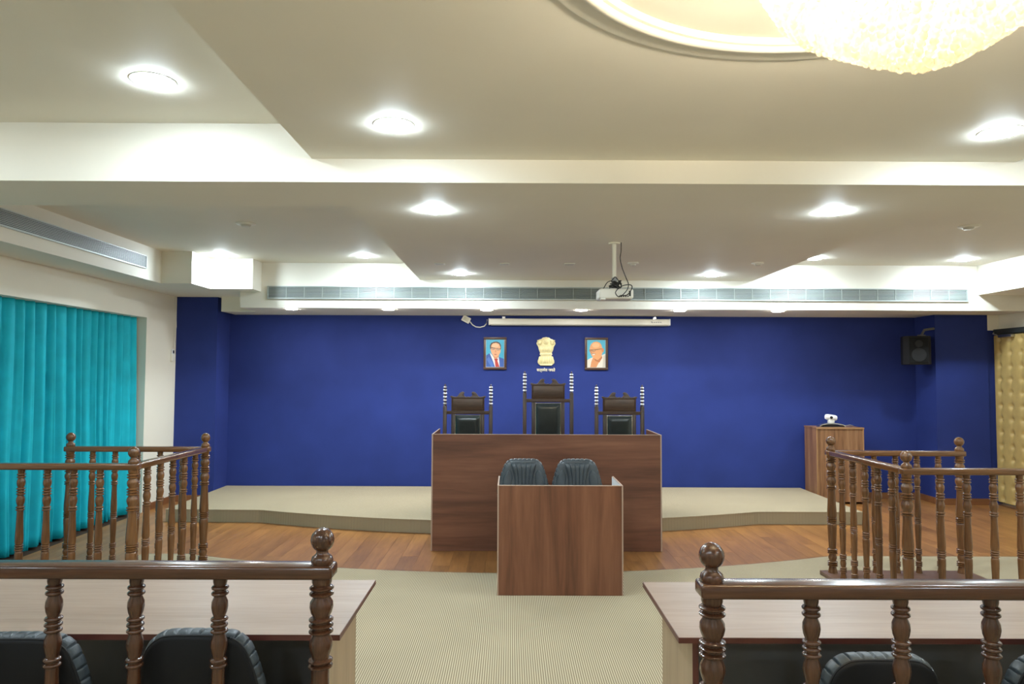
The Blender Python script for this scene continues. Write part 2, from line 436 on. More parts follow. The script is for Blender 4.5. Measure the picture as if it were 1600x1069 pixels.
# unlit fittings
def flat_detector(loc, r, label, square=False):
    t = thing('ceiling_fitting', label, 'ceiling fitting', loc, 0, 'unlit ceiling fittings')
    if square:
        bx(-r, r, -r, r, -.008, 0, bevel=.002).build('plate', WHITEP, t)
        bx(-r*.8, r*.8, -r*.8, r*.8, -.011, -.006, bevel=.002).build('lens', LENS_OFF, t)
    else:
        MB().lathe([(0, r), (-.006, r), (-.012, r*.9), (-.014, r*.2)], 28).build('plate', WHITEP, t)
        MB().lathe([(-.0135, r*.55), (-.03, r*.45), (-.034, r*.1)], 20).build('cap', LENS_OFF, t)
flat_detector((-2.34, 6.23, 2.935), .085, 'unlit round ceiling plate in the left side ceiling')
flat_detector((4.04, 6.2, 2.935), .085, 'unlit round ceiling plate in the right side ceiling')
flat_detector((1.235, 7.1, 2.74), .055, 'unlit round spot in dropped panel just right of the projector')
flat_detector((2.48, 7.07, 2.74), .06, 'unlit round spot in dropped panel near its right edge')
flat_detector((.60, 7.19, 2.74), .055, 'unlit square fitting in dropped panel just left of the projector', True)
flat_detector((-.06, 7.19, 2.74), .05, 'unlit square fitting, middle one left of the projector', True)
flat_detector((-.72, 7.19, 2.74), .05, 'unlit square fitting, farthest left of the projector', True)

# ------------------------------------------------------------------ chandelier
ch = thing('chandelier', 'glowing crystal bead chandelier in the round ceiling recess', 'chandelier', (1.05, 1.745, 2.968))
def bowl_z(r):   # underside of the bead bowl, local z
    P = [(0, -.578), (.05, -.572), (.10, -.549), (.17, -.511), (.24, -.466), (.31, -.427), (.36, -.380), (.405, -.290), (.42, -.20)]
    for (a, za), (b, zb) in zip(P, P[1:]):
        if r <= b: return za+(zb-za)*(r-a)/(b-a)
    return P[-1][1]
MB().lathe([(-.063, .05), (-.11, .05), (-.12, .015), (-.5, .015)], 16).build('stem', BRASS, ch)
fr = MB()
for r in (.15, .28, .40):
    z = bowl_z(r)+.045
    fr.tube([(r*math.cos(2*PI*k/40), r*math.sin(2*PI*k/40), z) for k in range(41)], .004, 6)
for k in range(8):
    a = 2*PI*k/8
    fr.tube([(r*math.cos(a), r*math.sin(a), bowl_z(r)+.045) for r in (.02, .1, .16, .22, .28, .34, .4)]+[(.4*math.cos(a), .4*math.sin(a), -.12), (.1*math.cos(a), .1*math.sin(a), -.1)], .004, 6)
fr.build('frame', BRASS, ch)
bb = bmesh.new(); tmp = bmesh.new(); bmesh.ops.create_icosphere(tmp, subdivisions=1, radius=1); tmp.verts.index_update()
BV = [v.co.copy() for v in tmp.verts]; BFc = [[v.index for v in f.verts] for f in tmp.faces]; tmp.free()
bverts, bfaces = [], []
def bead(x, y, z, r):
    n = len(bverts)
    bverts.extend((x+v.x*r, y+v.y*r, z+v.z*r*1.15) for v in BV); bfaces.extend([n+i for i in f] for f in BFc)
for ring in range(24):
    s = ring/23
    r = .42*min(1, s*1.15) if s < .87 else .42
    nb = max(1, int(2*PI*r/.0265))
    for k in range(nb):
        a = 2*PI*(k+.5*(ring % 2))/nb
        for lay in range(2 if ring < 20 else 6):
            z = bowl_z(r)+lay*.028+random.uniform(-.004, .004)
            if ring >= 20: z = bowl_z(.42)+(ring-19)*.03+random.uniform(-.004, .004)
            bead(r*math.cos(a), r*math.sin(a), z, .0125)
            if ring >= 20: break
me = bpy.data.meshes.new('crystal_beads'); me.from_pydata(bverts, [], bfaces); me.materials.append(BEAD)
me.polygons.foreach_set('use_smooth', [True]*len(me.polygons))
o = link('crystal_beads', me, ch); o['kind'] = 'stuff'; bb.free()
bulb_me = MB().ball((0, 0, 0), .030, 2, (1, 1, 1.25)).mesh('bulb', BULB)
for k in range(8):
    a = 2*PI*k/8+.2
    link('bulb', bulb_me, ch, (.21*math.cos(a), .21*math.sin(a), -.27))

# ------------------------------------------------------------------ air vents
vent = thing('air_vent', 'long slotted aluminium air grille along the rear soffit face', 'air vent', (0, 8.44, 2.51))
VX0, VX1 = -2.88, 5.45
bx(VX0, VX1, -.003, -.0005, 0, .135).build('backing', VENTD, vent, 0)
f = MB().box(VX0-.012, VX1+.012, -.02, -.001, -.010, .002).box(VX0-.012, VX1+.012, -.02, -.001, .133, .145)
f.box(VX0-.012, VX0, -.02, -.001, .002, .133).box(VX1, VX1+.012, -.02, -.001, .002, .133)
f.build('frame', VENTM, vent, 0)
sl = MB().prism([(-.016, 0), (-.004, .010), (-.003, .0125), (-.015, .0025)], VX0, VX1, 'YZ').mesh('slat', VENTM, 0)
for k in range(8): link('slat', sl, vent, (0, 0, .004+k*.0163))
dv = bx(-.003, .003, -.018, -.002, .002, .133).mesh('divider', VENTM, 0)
n = 39
for k in range(1, n): link('divider', dv, vent, (VX0+(VX1-VX0)*k/n, 0, 0))
vent2 = thing('air_vent', 'grey slotted air grille on the left bulkhead above the curtain', 'air vent', (-3.79, 0, 2.70))
bx(.0005, .003, 4.85, 7.33, 0, .12).build('backing', VENTD, vent2, 0)
f = MB().box(.001, .016, 4.84, 7.34, -.008, .002).box(.001, .016, 4.84, 7.34, .118, .128).box(.001, .016, 7.33, 7.342, .002, .118).box(.001, .016, 4.838, 4.85, .002, .118)
f.build('frame', VENTM, vent2, 0)
sl = bx(.003, .012, 4.85, 7.33, 0, .0065, bevel=.001).mesh('slat', VENTM, 0)
for k in range(9): link('slat', sl, vent2, (0, 0, .003+k*.0130))

# ------------------------------------------------------------------ curtain
cr_ = random.Random(11)
FOLDS = []; fy_ = 4.4
while fy_ < 8.6:
    fw_ = cr_.uniform(.095, .185); FOLDS.append((fy_, fw_, cr_.uniform(.75, 1.15), cr_.uniform(-.5, .5))); fy_ += fw_
def curtain_pt(u, v):
    """gathered cloth: broad rounded ridges, narrow deep valleys, fuller towards the hem"""
    y = 4.6+u*(8.285-4.6); z = .02+v*(2.30-.02); k = 1-v
    yy = y+.035*k*math.sin(y*4.1+1.3*z)+.012*math.sin(9*y+2.2*z)*k
    for f0, fw, fa, fs in FOLDS:
        if f0 <= yy < f0+fw: break
    t = (yy-f0)/fw
    ridge = math.sin(PI*t)**.62
    A = .082*fa*(.75+.25*k)
    fold = A*(ridge-.62)+.010*math.sin(2*PI*t*2+fs*6)*k*fa+.014*k*math.sin(2*PI*y/.62)
    return (-4.372+fold+.028*k, y+.020*math.cos(PI*t)*(.4+.6*k)*fa, z)
cu = MB().grid(curtain_pt, 760, 24).build('curtain', TEAL, None, 80)
tag(cu, 'teal pleated floor-length curtain covering the left wall opening', 'curtain')
sm = cu.modifiers.new('thick', 'SOLIDIFY'); sm.thickness = .003

# ------------------------------------------------------------------ padded door on the right wall
door = MB()
def tuft(u, v):
    y = 7.6+u*(9.02-7.6); z = .03+v*(2.145-.03)
    a, b = .19, .165
    fy = (y-8.53+10*a) % a; fz = (z-.09) % b
    dy = min(fy, a-fy); dz = min(fz, b-fz)
    d = math.hypot(dy, dz)
    h = .066-.024*math.exp(-(d/.034)**2)-.004*math.exp(-(dy/.022)**2)
    ed = min(y-7.6, 9.02-y, z-.03, 2.145-z)
    h *= min(1, max(0, ed)/.015)**.5 if ed < .015 else 1
    return (XR-.004-h, y, z)
door.grid(tuft, 160, 240)
d1 = door.build('door_1', GOLDP, None, 60); struct(d1)
MB().box(XR-.075, XR-.001, 7.5, 9.008, 2.15, 2.21).build('head_frame', DARKF, d1, 0)
MB().box(XR-.082, XR-.06, 7.6, 8.98, .008, .03).build('door_sweep', CHROME, d1, 0)
dc = MB().box(XR-.12, XR-.072, 8.62, 8.86, 2.10, 2.135, bevel=.006).tube([(XR-.095, 8.86, 2.12), (XR-.12, 8.94, 2.15), (XR-.085, 8.975, 2.17)], .008)
dc.build('door_closer', CHROME, d1)
bt = MB().ball((0, 0, 0), .010, 1, (.5, 1, 1)).mesh('tuft_button', GOLDP)
for yy in (8.53, 8.72, 8.91):
    for k in range(12): link('tuft_button', bt, d1, (XR-.046, yy, .09+.165*(k+.0)+.165*.0))

# ------------------------------------------------------------------ judge's bench
bench = thing('judge_bench', 'wide walnut bench front with horizontal grain before the three throne chairs', 'bench', (.34, 6.55, 0))
bw = 1.055
bx(-bw+.012, bw-.012, .004, .022, .002, 1.058).build('front_panel', WALNUT_H, bench, 0)
for s in (-1, 1):
    bx(min(s*bw, s*(bw-.012)), max(s*bw, s*(bw-.012)), .003, .68, .002, 1.058).build('side_panel', WALNUT_Y, bench, 0)
    bx(min(s*bw, s*(bw-.012)), max(s*bw, s*(bw-.012)), .001, .003, .002, 1.058).build('edge_band', EDGE, bench, 0)
    bx(min(s*bw, s*(bw-.012)), max(s*bw, s*(bw-.012)), .001, .68, 1.058, 1.061).build('edge_band', EDGE, bench, 0)
bx(-bw+.012, bw-.012, .003, .022, 1.058, 1.061).build('edge_band', EDGE, bench, 0)
bx(-bw+.012, bw-.012, .022, .5, .84, .865).build('worktop', WALNUT_H, bench, 0)

# clerk's table
cl = thing('clerk_table', 'small walnut table front with vertical grain standing before the bench', 'table', (.371, 5.22, .009))
cw = .458
bx(-cw+.010, cw-.010, .002, .02, .002, .788).build('front_panel', WALNUT_V, cl, 0)
for s in (-1, 1):
    x0, x1 = sorted((s*cw, s*(cw-.010)))
    bx(x0, x1, .002, .49, .002, .788).build('side_panel', WALNUT_Y, cl, 0)
    bx(x0, x1, 0, .002, .002, .788).build('edge_band', EDGE, cl, 0)
    bx(x0, x1, 0, .49, .788, .7915).build('edge_band', EDGE, cl, 0)
bx(-cw+.010, cw-.010, .002, .02, .788, .7915).build('edge_band', EDGE, cl, 0)
lo = bx(cw-.0125, cw-.0102, .021, .49, .62, .787).build('inner_lining', WHITE, cl, 0); lo['label'] = 'white inner face of the right wing'
bx(-cw+.011, cw-.013, .021, .47, .58, .603).build('worktop', WALNUT_H, cl, 0)

# lectern cabinet
lc = thing('lectern', 'walnut cabinet lectern with pale edges by the blue wall', 'lectern', (4.17, 9.0, 0))
bx(-.285, .285, .004, .02, .03, .945).build('front_panel', LECTERN_V, lc, 0)
bx(-.30, -.285, 0, .36, 0, .945).build('side_panel', LECTERN_V, lc, 0)
bx(.285, .30, 0, .36, 0, .945).build('side_panel', LECTERN_V, lc, 0)
bx(-.305, .305, -.003, .365, .945, .962).build('top', LECTERN_V, lc, 0)
e = MB().box(-.305, .305, -.006, -.003, .943, .963).box(-.301, -.285, -.003, 0, 0, .945).box(.285, .301, -.003, 0, 0, .945)
e.build('edge_band', mat('orange_edge_band', (.36, .20, .09), .4), lc, 0)
bx(-.285, .285, .02, .35, .03, .05).build('bottom_board', LECTERN_V, lc, 0)

# conference camera on it
cc = thing('conference_camera', 'small white conference camera with curved dark foot on the lectern', 'camera', (4.13, 9.16, .962))
arc = [(-.17, .006)]+[(.17*math.cos(PI-PI*k/12), .006+.042*math.sin(PI*k/12)) for k in range(13)]+[(.17, .006)]
inn = [(.15*math.cos(PI*k/12), .002+.028*math.sin(PI*k/12)) for k in range(13)]
MB().prism([(.17*math.cos(PI-PI*k/14), .002+.046*math.sin(PI*k/14)) for k in range(15)]+[(.155*math.cos(PI*k/14), .001+.034*math.sin(PI*k/14)) for k in range(15)], -.05, .05, 'XZ').build('foot_arch', CHROME, cc)
MB().prism([(.12*math.cos(PI-PI*k/14), .001+.030*math.sin(PI*k/14)) for k in range(15)], -.045, .045, 'XZ').build('foot_core', BLACKP, cc)
bx(-.037, .037, -.03, .03, .046, .10, bevel=.01).build('neck', WHITEP, cc)
hd = MB().lathe([(-.075, .02), (-.07, .03), (-.05, .036), (.05, .036), (.07, .03), (.075, .02)], 20, mx=Matrix.Translation((0, 0, .118)) @ Matrix.Rotation(math.radians(8), 4, 'Y') @ Matrix.Rotation(PI/2, 4, 'Y'))
hd.build('head', mat('bright_white_plastic', (.88, .88, .88), .35), cc)
MB().lathe([(0, .018), (.006, .018), (.007, .012)], 16, mx=Matrix.Translation((-.01, -.036, .118)) @ Matrix.Rotation(PI/2, 4, 'X')).build('lens', BLACKP, cc)
tag(MB().tube([(4.28, 9.18, .967), (4.33, 9.18, .975), (4.38, 9.17, .985), (4.42, 9.19, .975), (4.45, 9.22, .967)], .004).build('camera_cable', GREYP), 'thin grey cable lying on top of the lectern', 'cable')

# ------------------------------------------------------------------ throne chairs (facing -Y, towards the room)
def throne(x, tall, label):
    """tall: extra height of the back"""
    t = thing('throne_chair', label, 'chair', (x, 8.0, .138), 0, 'carved throne chairs behind the bench')
    e = tall
    zb = -.138
    hs = .257+(.006 if tall else 0)
    ztop, zf = 1.50+e+zb, 1.265+e+zb           # finial top / start
    for s in (-1, 1):
        p = MB().box(s*hs-.021, s*hs+.021, -.021, .021, 0, zf-.004, bevel=.004).build('back_post', CHAIRW_Z, t)
        prof = [(zf-.006, .020)]
        H = ztop-zf; nb = 5
        for k in range(nb):
            z0 = zf+H*.80*k/nb; h = H*.80/nb
            prof += [(z0+.1*h, .013), (z0+.3*h, .019), (z0+.5*h, .0215), (z0+.75*h, .019), (z0+.95*h, .013)]
        z0 = zf+H*.80
        prof += [(z0+.002, .014), (z0+.014, .020), (z0+.026, .012), (z0+.034, .006), (z0+.04, .010), (z0+.046, .007), (z0+.049, .001)]
        MB().lathe(prof, 16, (s*hs, 0, 0)).build('finial', CHAIRW_Z, p)
        rg = MB()  # pale rings stand in for the highlights on the turned beads
        for k in range(nb):
            zc = zf+H*.80*(k+.5)/nb; h = H*.80/nb
            rg.lathe([(zc-.24*h, .0190), (zc-.10*h, .0228), (zc+.10*h, .0228), (zc+.26*h, .0190)], 16, (s*hs, 0, 0))
        rg.lathe([(z0+.008, .0195), (z0+.013, .0212), (z0+.022, .016)], 16, (s*hs, 0, 0))
        r_ = rg.build('finial_rings', FINIAL_SHINE, p); r_['label'] = 'pale silver rings standing for gloss highlights on the turned finial'
    zc0, zc1 = 1.195+e*.93+zb, 1.36+e+zb        # crest panel
    w = .185
    cr = [(-w, zc0), (-w, zc1-.014), (-w-.014, zc1-.006), (-w-.012, zc1+.008), (-w+.004, zc1+.010), (-w+.03, zc1+.002), (-w+.055, zc1), (-.112, zc1+.012), (-.098, zc1+.034), (-.082, zc1+.050), (-.062, zc1+.058), (-.046, zc1+.054),
          (-.038, zc1+.042), (-.048, zc1+.032), (-.046, zc1+.016), (-.026, zc1-.002), (0, zc1+.004)]
    cr = cr+[(-a, b) for a, b in cr[-2::-1]]
    MB().prism(cr, -.016, .016, 'XZ', bevel=.003).build('crest', CHAIRW, t)
    MB().prism([(-w+.02, zc0+.015), (-w+.02, zc1-.025), (w-.02, zc1-.025), (w-.02, zc0+.015)], -.021, -.014, 'XZ', bevel=.003).build('crest_panel', CHAIRW, t)
    zr = zc0
    MB().box(-hs, hs, -.018, .018, zr-.030, zr, bevel=.003).box(-hs, hs, -.024, .02, zr-.004, zr+.006, bevel=.002).build('cross_rail', CHAIRW, t)
    for s in (-1, 1):
        x0, x1 = sorted((s*.142, s*.185))
        MB().box(x0, x1, -.016, .016, .42, zr-.030, bevel=.003).build('stile', CHAIRW_Z, t)
    MB().box(-.185, .185, -.016, .016, .40, .45).build('lower_rail', CHAIRW, t)
    # upholstered back
    zt, zl = zr-.036, .45
    def pad(u, v):
        xx = -.142+.284*u; z = zl+(zt-zl)*v
        du, dv = min(u, 1-u)*.284, min(v, 1-v)*(zt-zl)
        d = min(du, dv)
        return (xx, -.014-.030*min(1, d/.05)**.55, z)
    pd = MB().grid(pad, 24, 30); pd.box(-.142, .142, -.014, .010, zl, zt)
    pd.build('back_pad', LEATHER_J, t, 60)
    nm = MB()
    k = zt-.004
    while k > .5:
        for s in (-1, 1): nm.ball((s*.140, -.021, k), .0055, 1)
        k -= .0145
    k = -.132
    while k < .134: nm.ball((k, -.021, zt-.005), .0055, 1); k += .0145
    q = nm.build('nailheads', BRASS, t); q['kind'] = 'stuff'
    # seat, arms, legs
    MB().box(-.275, .275, -.50, -.015, .36, .41, bevel=.006).build('seat_frame', CHAIRW, t)
    MB().box(-.25, .25, -.49, -.03, .411, .475, bevel=.022, seg=3).build('seat_pad', LEATHER_J, t)
    for s in (-1, 1):
        x0, x1 = sorted((s*.235, s*.279))
        MB().box(x0, x1, -.51, -.466, 0, .36, bevel=.004).build('front_leg', CHAIRW_Z, t)
        MB().box(x0, x1, -.52, -.02, .63, .662, bevel=.008).build('arm_rest', CHAIRW, t)
        MB().lathe([(.411, .016), (.46, .022), (.52, .014), (.58, .022), (.631, .015)], 14, (s*.257, -.47, 0)).build('arm_support', CHAIRW_Z, t)
throne(-.47, 0., 'low-backed carved throne chair at left behind the bench, black leather pad')
throne(.43, .148, 'tallest carved throne chair in the centre behind the bench')
throne(1.23, 0., 'low-backed carved throne chair at right behind the bench, nearest the lectern')

# ------------------------------------------------------------------ office chairs
def office_chair():
    t = thing('office_chair', 'chair', 'chair')
    Z1 = .86
    # half outline of the back from bottom up (x, z), local
    half = [(.165, .44), (.20, .50), (.215, .58), (.205, .66), (.185, .735), (.168, .785), (.150, .822), (.120, .848), (.085, .858), (.0, .86)]
    def smooth_outline(off=0.):
        out = []
        pts = [(x, z) for x, z in half]
        # catmull-rom
        P = [pts[0]]+pts+[(-pts[-2][0], pts[-2][1])]
        for i in range(1, len(P)-2):
            for k in range(6):
                s = k/6
                q = [0.5*((2*P[i][j])+(-P[i-1][j]+P[i+1][j])*s+(2*P[i-1][j]-5*P[i][j]+4*P[i+1][j]-P[i+2][j])*s*s+(-P[i-1][j]+3*P[i][j]-3*P[i+1][j]+P[i+2][j])*s**3) for j in (0, 1)]
                out.append(tuple(q))
        out.append(pts[-1])
        return out+[(-x, z) for x, z in out[-2::-1]]
    O = smooth_outline(); n = len(O)
    cz = .64
    def lean(z): return -.235-.08*(z-.44)           # backrest leans back
    # rear shell
    sh = MB(); b = sh.bm
    rows = []
    for f, dy in ((1.0, 0.0), (.99, -.006), (.955, -.010), (.6, -.014), (.2, -.015)):
        rows.append([b.verts.new((x*f, lean(z)+dy, cz+(z-cz)*f)) for x, z in O])
    for a, c in zip(rows, rows[1:]):
        for k in range(n): b.faces.new((a[k], c[k], c[(k+1) % n], a[(k+1) % n]))
    b.faces.new(rows[-1])
    bmesh.ops.recalc_face_normals(b, faces=list(b.faces))
    sh.build('back_shell', BACKSHELL, t, 60)
    MB().tube([(x, lean(z)+.002, z) for x, z in O], .0045, 6).build('piping', BLACKP, t)
    # cushion rim with gathered seams
    cu = MB(); b = cu.bm; rows = []
    arc = [0.]
    D = []
    for k in range(n):
        (x0, z0), (x1, z1) = O[k], O[(k+1) % n]
        for q in range(3): D.append((x0+(x1-x0)*q/3, z0+(z1-z0)*q/3))
    ln = 0.; Ls = []
    for k in range(len(D)):
        Ls.append(ln); a, c = D[k], D[(k+1) % len(D)]; ln += math.hypot(c[0]-a[0], c[1]-a[1])
    prof = [(0., 0.0), (.008, .007), (.024, .011), (.044, .010), (.060, .004), (.070, -.010), (.075, -.03), (.077, -.05)]
    for dy, off in prof:
        row = []
        for (x, z), l in zip(D, Ls):
            s = (l % .037)/.037
            cr = 1-.8*math.exp(-((min(s, 1-s))/.07)**2)
            f = 1+(off*(cr if off > 0 else 1))/.19
            zz = cz+(z-cz)*f
            row.append(b.verts.new((x*f, lean(z)+dy, zz)))
        rows.append(row)
    m_ = len(D)
    for a, c in zip(rows, rows[1:]):
        for k in range(m_): b.faces.new((a[k], a[(k+1) % m_], c[(k+1) % m_], c[k]))
    b.faces.new(rows[-1]); bmesh.ops.recalc_face_normals(b, faces=list(b.faces))
    cu.build('back_cushion', LEATHER, t, 50)
    # centre pad with vertical seams, front side
    def cp(u, v):
        z = .47+v*.385
        wv = .075+.045*max(0, (v-.55)/.45)**1.5
        xx = (u-.5)*2*wv
        s = (u*5) % 1
        h = .086+.014*(1-abs(2*u-1)**6)-.007*math.exp(-(min(s, 1-s)/.10)**2)
        if v > .88: h -= .05*((v-.88)/.12)**2
        if v < .06: h -= .03*(1-v/.06)**2
        return (xx, lean(z)+h, z)
    MB().grid(cp, 40, 24).build('centre_pad', LEATHER, t, 60)
    for s in (-1, 1):
        bl = MB()
        def bo(u, v, s=s):
            z = .48+v*.30
            a = PI*u
            wv = (.055*math.sin(PI*min(1, max(.02, .08+.92*(1-v)*.9+.05)))**.5 if v > .5 else .055)
            cxx = .138+.012*(1-v)-.030*max(0, v-.6)
            rr = .045*(1-max(0, (v-.75)/.25)**2*.85)
            return (s*(cxx+rr*math.cos(a)*1.0), lean(z)+.062+.042*math.sin(a)*(1-.4*v), z)
        bl.grid(bo, 12, 20)
        bmesh.ops.recalc_face_normals(bl.bm, faces=list(bl.bm.faces))
        bl.build('side_bolster', LEATHER, t, 60)
    MB().box(-.195, .195, -.21, .24, .40, .50, bevel=.035, seg=4).build('seat', LEATHER, t)
    MB().box(-.17, .17, -.19, .20, .375, .40, bevel=.008).build('seat_pan', BLACKP, t)
    MB().tube([(0, -.15, .385), (0, -.245, .40), (0, -.262, .46), (0, -.262, .56)], .02, 8).build('back_bracket', BLACKP, t)
    MB().lathe([(.10, .030), (.24, .030), (.241, .018), (.376, .018)], 18).build('gas_stem', CHROME, t)
    leg_me = MB().prism([(.02, .07), (.02, .11), (.18, .085), (.205, .07), (.205, .055), (.17, .060)], -.018, .018, 'XZ', bevel=.004).mesh('base_leg', BLACKP)
    cas_me = MB().lathe([(-.012, .015), (-.011, .024), (.011, .024), (.012, .015)], 16, mx=Matrix.Translation((.188, 0, .025)) @ Matrix.Rotation(PI/2, 4, 'X')).mesh('caster', BLACKP)
    for k in range(5):
        l_ = link('base_leg', leg_me, t, None, 2*PI*k/5+.3)
        link('caster', cas_me, l_)
    MB().lathe([(.065, .04), (.12, .035)], 18).build('base_hub', BLACKP, t)
    return t
proto = office_chair()
UPPER = ('back_shell', 'piping', 'back_cushion', 'centre_pad', 'side_bolster', 'seat', 'seat_pan', 'back_bracket')
seats = [(-1.56, 2.575, .115, .0, 'black leather office chair at the left table, partly cut by the left edge'),
         (-.997, 2.575, .102, .0, 'black leather office chair at the left table, nearest to the aisle'),
         (1.16, 2.50, .143, 0., 'black leather office chair at the right table, nearest to the aisle'),
         (1.745, 2.50, .143, 0., 'black leather office chair at the right table, cut by the right edge'),
         (.127, 5.98, .0, PI+.03, 'black leather office chair behind the small clerk table, left one'),
         (.580, 5.98, .0, PI-.02, 'black leather office chair behind the small clerk table, right one')]
copies = [proto]+[copy_tree(proto) for _ in seats[1:]]
for k, (o, (x, y, drop, rz, lab)) in enumerate(zip(copies, seats)):
    o.location = (x, y, .009); o.rotation_euler = (0, 0, rz); o['label'] = lab
    o['group'] = 'office chairs behind the long tables' if k < 4 else 'office chairs at the clerk table'
    for ch_ in o.children:
        if ch_.name.split('.')[0] in UPPER: ch_.location.z -= drop
        elif ch_.name.startswith('gas_stem'): ch_.scale.z = (.376-drop)/.376

# ------------------------------------------------------------------ long tables in front
def long_table(s, y0, label):
    t = thing('long_table', label, 'table', (s*1.47, y0, .009), 0, 'long tables before the railings')
    xa = s*(.567-1.47); xb = s*(2.37-1.47)
    x0, x1 = sorted((xa, xb))
    bx(x0+.001, x1-.001, .001, .639, .703, .721, bevel=.001).build('tabletop', TOPLAM, t, 0)
    e = MB().box(x0, x1, -.001, .0015, .702, .7205).box(x0, x1, .6385, .641, .702, .7205)
    e.box(x0-.001, x0+.002, 0, .64, .702, .7205).box(x1-.002, x1+.001, 0, .64, .702, .7205)
    e.build('edge_band', EDGE_DK, t, 0)
    for xx in (xa+s*.055, xb-s*.075):
        a, c = sorted((xx, xx+s*.02))
        p = bx(a, c, .042, .52, 0, .702).build('side_panel', SIDELAM, t, 0)
        bx(a, c, .039, .042, 0, .702).build('edge_band', EDGE_DK, p, 0)
    half = (x0+x1)/2+s*.06
    if s < 0:
        bx(x0+.08, x1-.08, .44, .455, .16, .702).build('modesty_panel', GREYPANEL, t, 0)
        return t
    bx(x0+.08, half-.006, .44, .455, .16, .702).build('modesty_panel', GREYPANEL, t, 0)
    bx(half+.006, x1-.08, .44, .455, .16, .702).build('modesty_panel', GREYPANEL, t, 0)
    return t
long_table(-1, 2.425, 'long light-topped table behind the left railing')
long_table(1, 2.41, 'long light-topped table behind the right railing')

# ------------------------------------------------------------------ turned balusters, railings and docks
def post_profile(k, zb, ztop):
    """turned profile from zb to ztop (neck under the rail); k scales the radii"""
    P = [(0, .036)]
    def rings(zs): 
        for z in zs: P.extend([(z-.0072, .0265), (z-.005, .0335), (z-.002, .0375), (z+.002, .0375), (z+.005, .0335), (z+.0072, .0265)])
    rings((.058, .073, .088)); P.extend([(.098, .026), (.112, .030), (.125, .0325), (.14, .029), (.15, .026)]); rings((.160, .175, .190))
    P.extend([(.20, .027), (.24, .0285), (.30, .0315), (.36, .0345), (.395, .0345), (.405, .031)]); rings((.416, .431, .446))
    P.extend([(.456, .033), (.475, .0355), (.51, .0350), (.56, .0320), (.62, .0290), (.66, .0275), (.676, .0275)]); rings((.687, .704))
    P.extend([(.716, .0265), (.730, .032), (.748, .0365), (.764, .0350), (.782, .0265)]); rings((.793, .811, .829))
    P.extend([(.840, .0265), (.851, .0325), (.867, .0365), (.883, .0350), (.897, .0265)]); rings((.908, .926))
    P.extend([(.937, .0285), (.945, .0310), (.962, .0310)])
    return [(zb+(z/.962)*(ztop-zb), r*k) for z, r in P]
def turned(name, k, seg, mset): return MB().lathe(post_profile(k, 0, .962), seg).mesh(name, mset['Z'], 50)
POST = {id(m): turned('post', 1., 24, m) for m in (RAILW, DOCKW)}
BAL = {id(m): turned('baluster', .69, 18, m) for m in (RAILW, DOCKW)}
fin = [(.995, .030), (1.002, .033), (1.012, .034), (1.022, .031), (1.028, .024), (1.033, .0185), (1.038, .0185)]
for k in range(1, 12):
    a = -PI/2+PI*k/12+.0
    fin.append((1.0735+.0375*math.sin(a), .0365*math.cos(a)))
fin = [f for f in fin[:7]]+[f for f in fin[7:] if f[0] > 1.041]+[(1.111, .004)]
BALL = {id(m): MB().lathe(fin, 24).mesh('ball_finial', m['Z'], 50) for m in (RAILW, DOCKW)}
def rail(x0, x1, y0, y1, axis, parent, wset, name='rail'):
    return MB().box(x0, x1, y0, y1, .958, 1.0, bevel=.010, seg=3).build(name, wset[axis], parent)
def post(t, x, y, z0, wset):
    """z0: what the post stands on; mesh runs 0..0.962, squeezed to end under the rail"""
    p = link('post', POST[id(wset)], t, (x, y, z0)); p.scale = (1, 1, (.962-z0)/.962)
    link('ball_finial', BALL[id(wset)], p, (0, 0, -z0/((.962-z0)/.962)*1.0)); p.children[0].scale = (1, 1, .962/(.962-z0))
    p.children[0].location.z = (-z0)/p.scale[2]
    return p
def bal(t, x, y, z0, wset):
    p = link('baluster', BAL[id(wset)], t, (x, y, z0)); p.scale = (1, 1, (.962-z0)/.962); return p
def dock(s, xi, xo, yf, yr, label):
    """three-sided box: inner side xi, outer side xo"""
    t = thing('witness_dock', label, 'railing', (xi, yf, .009), 0, 'two wooden docks')
    z0 = .04-.009; dx, dy = xo-xi, yr-yf; q = s
    a, c = sorted((-q*.075, dx+q*.09))
    bx(a, c, -.07, dy+.07, 0, z0, bevel=.003).build('base_panel', BASEW, t)
    for (x, y) in ((0, 0), (0, dy), (dx, dy), (dx, 0)): post(t, x, y, z0, DOCKW)
    for k in range(5):
        bal(t, q*(.218+.173*k), 0, z0, DOCKW)
        bal(t, dx*(k+1)/6, dy, z0, DOCKW)
    for k in range(5): bal(t, 0, dy*(k+1)/6, z0, DOCKW)
    a, c = sorted((-q*.038, dx+q*.04))
    rail(a, c, -.034, .034, 'X', t, DOCKW); rail(a, c, dy-.034, dy+.034, 'X', t, DOCKW)
    rail(-.034, .034, .035, dy-.035, 'Y', t, DOCKW)
    return t
dock(-1, -2.485, -3.585, 4.735, 5.845, 'turned wooden dock with ball-topped posts before the teal curtain')
dock(1, 2.585, 3.62, 4.655, 5.745, 'turned wooden dock with ball-topped posts before the golden door')
def front_rail(s, xp, y, balx, label):
    t = thing('front_railing', label, 'railing', (xp, y, .009), 0, 'two front railings')
    L_ = s*2.1
    post(t, 0, 0, 0, RAILW); post(t, L_, 0, 0, RAILW)
    for x in balx: bal(t, x-xp, 0, 0, RAILW)
    k = balx[-1]-xp+s*.257
    while abs(k) < 2.0: bal(t, k, 0, 0, RAILW); k += s*.257
    a, c = sorted((-s*.040, L_+s*.04))
    rail(a, c, -.042, .042, 'X', t, RAILW)
    b_ = bx(*sorted((s*.03, L_-s*.03)), -.02, .02, .035, .07, bevel=.004).build('bottom_rail', RAILW['X'], t)
    return t
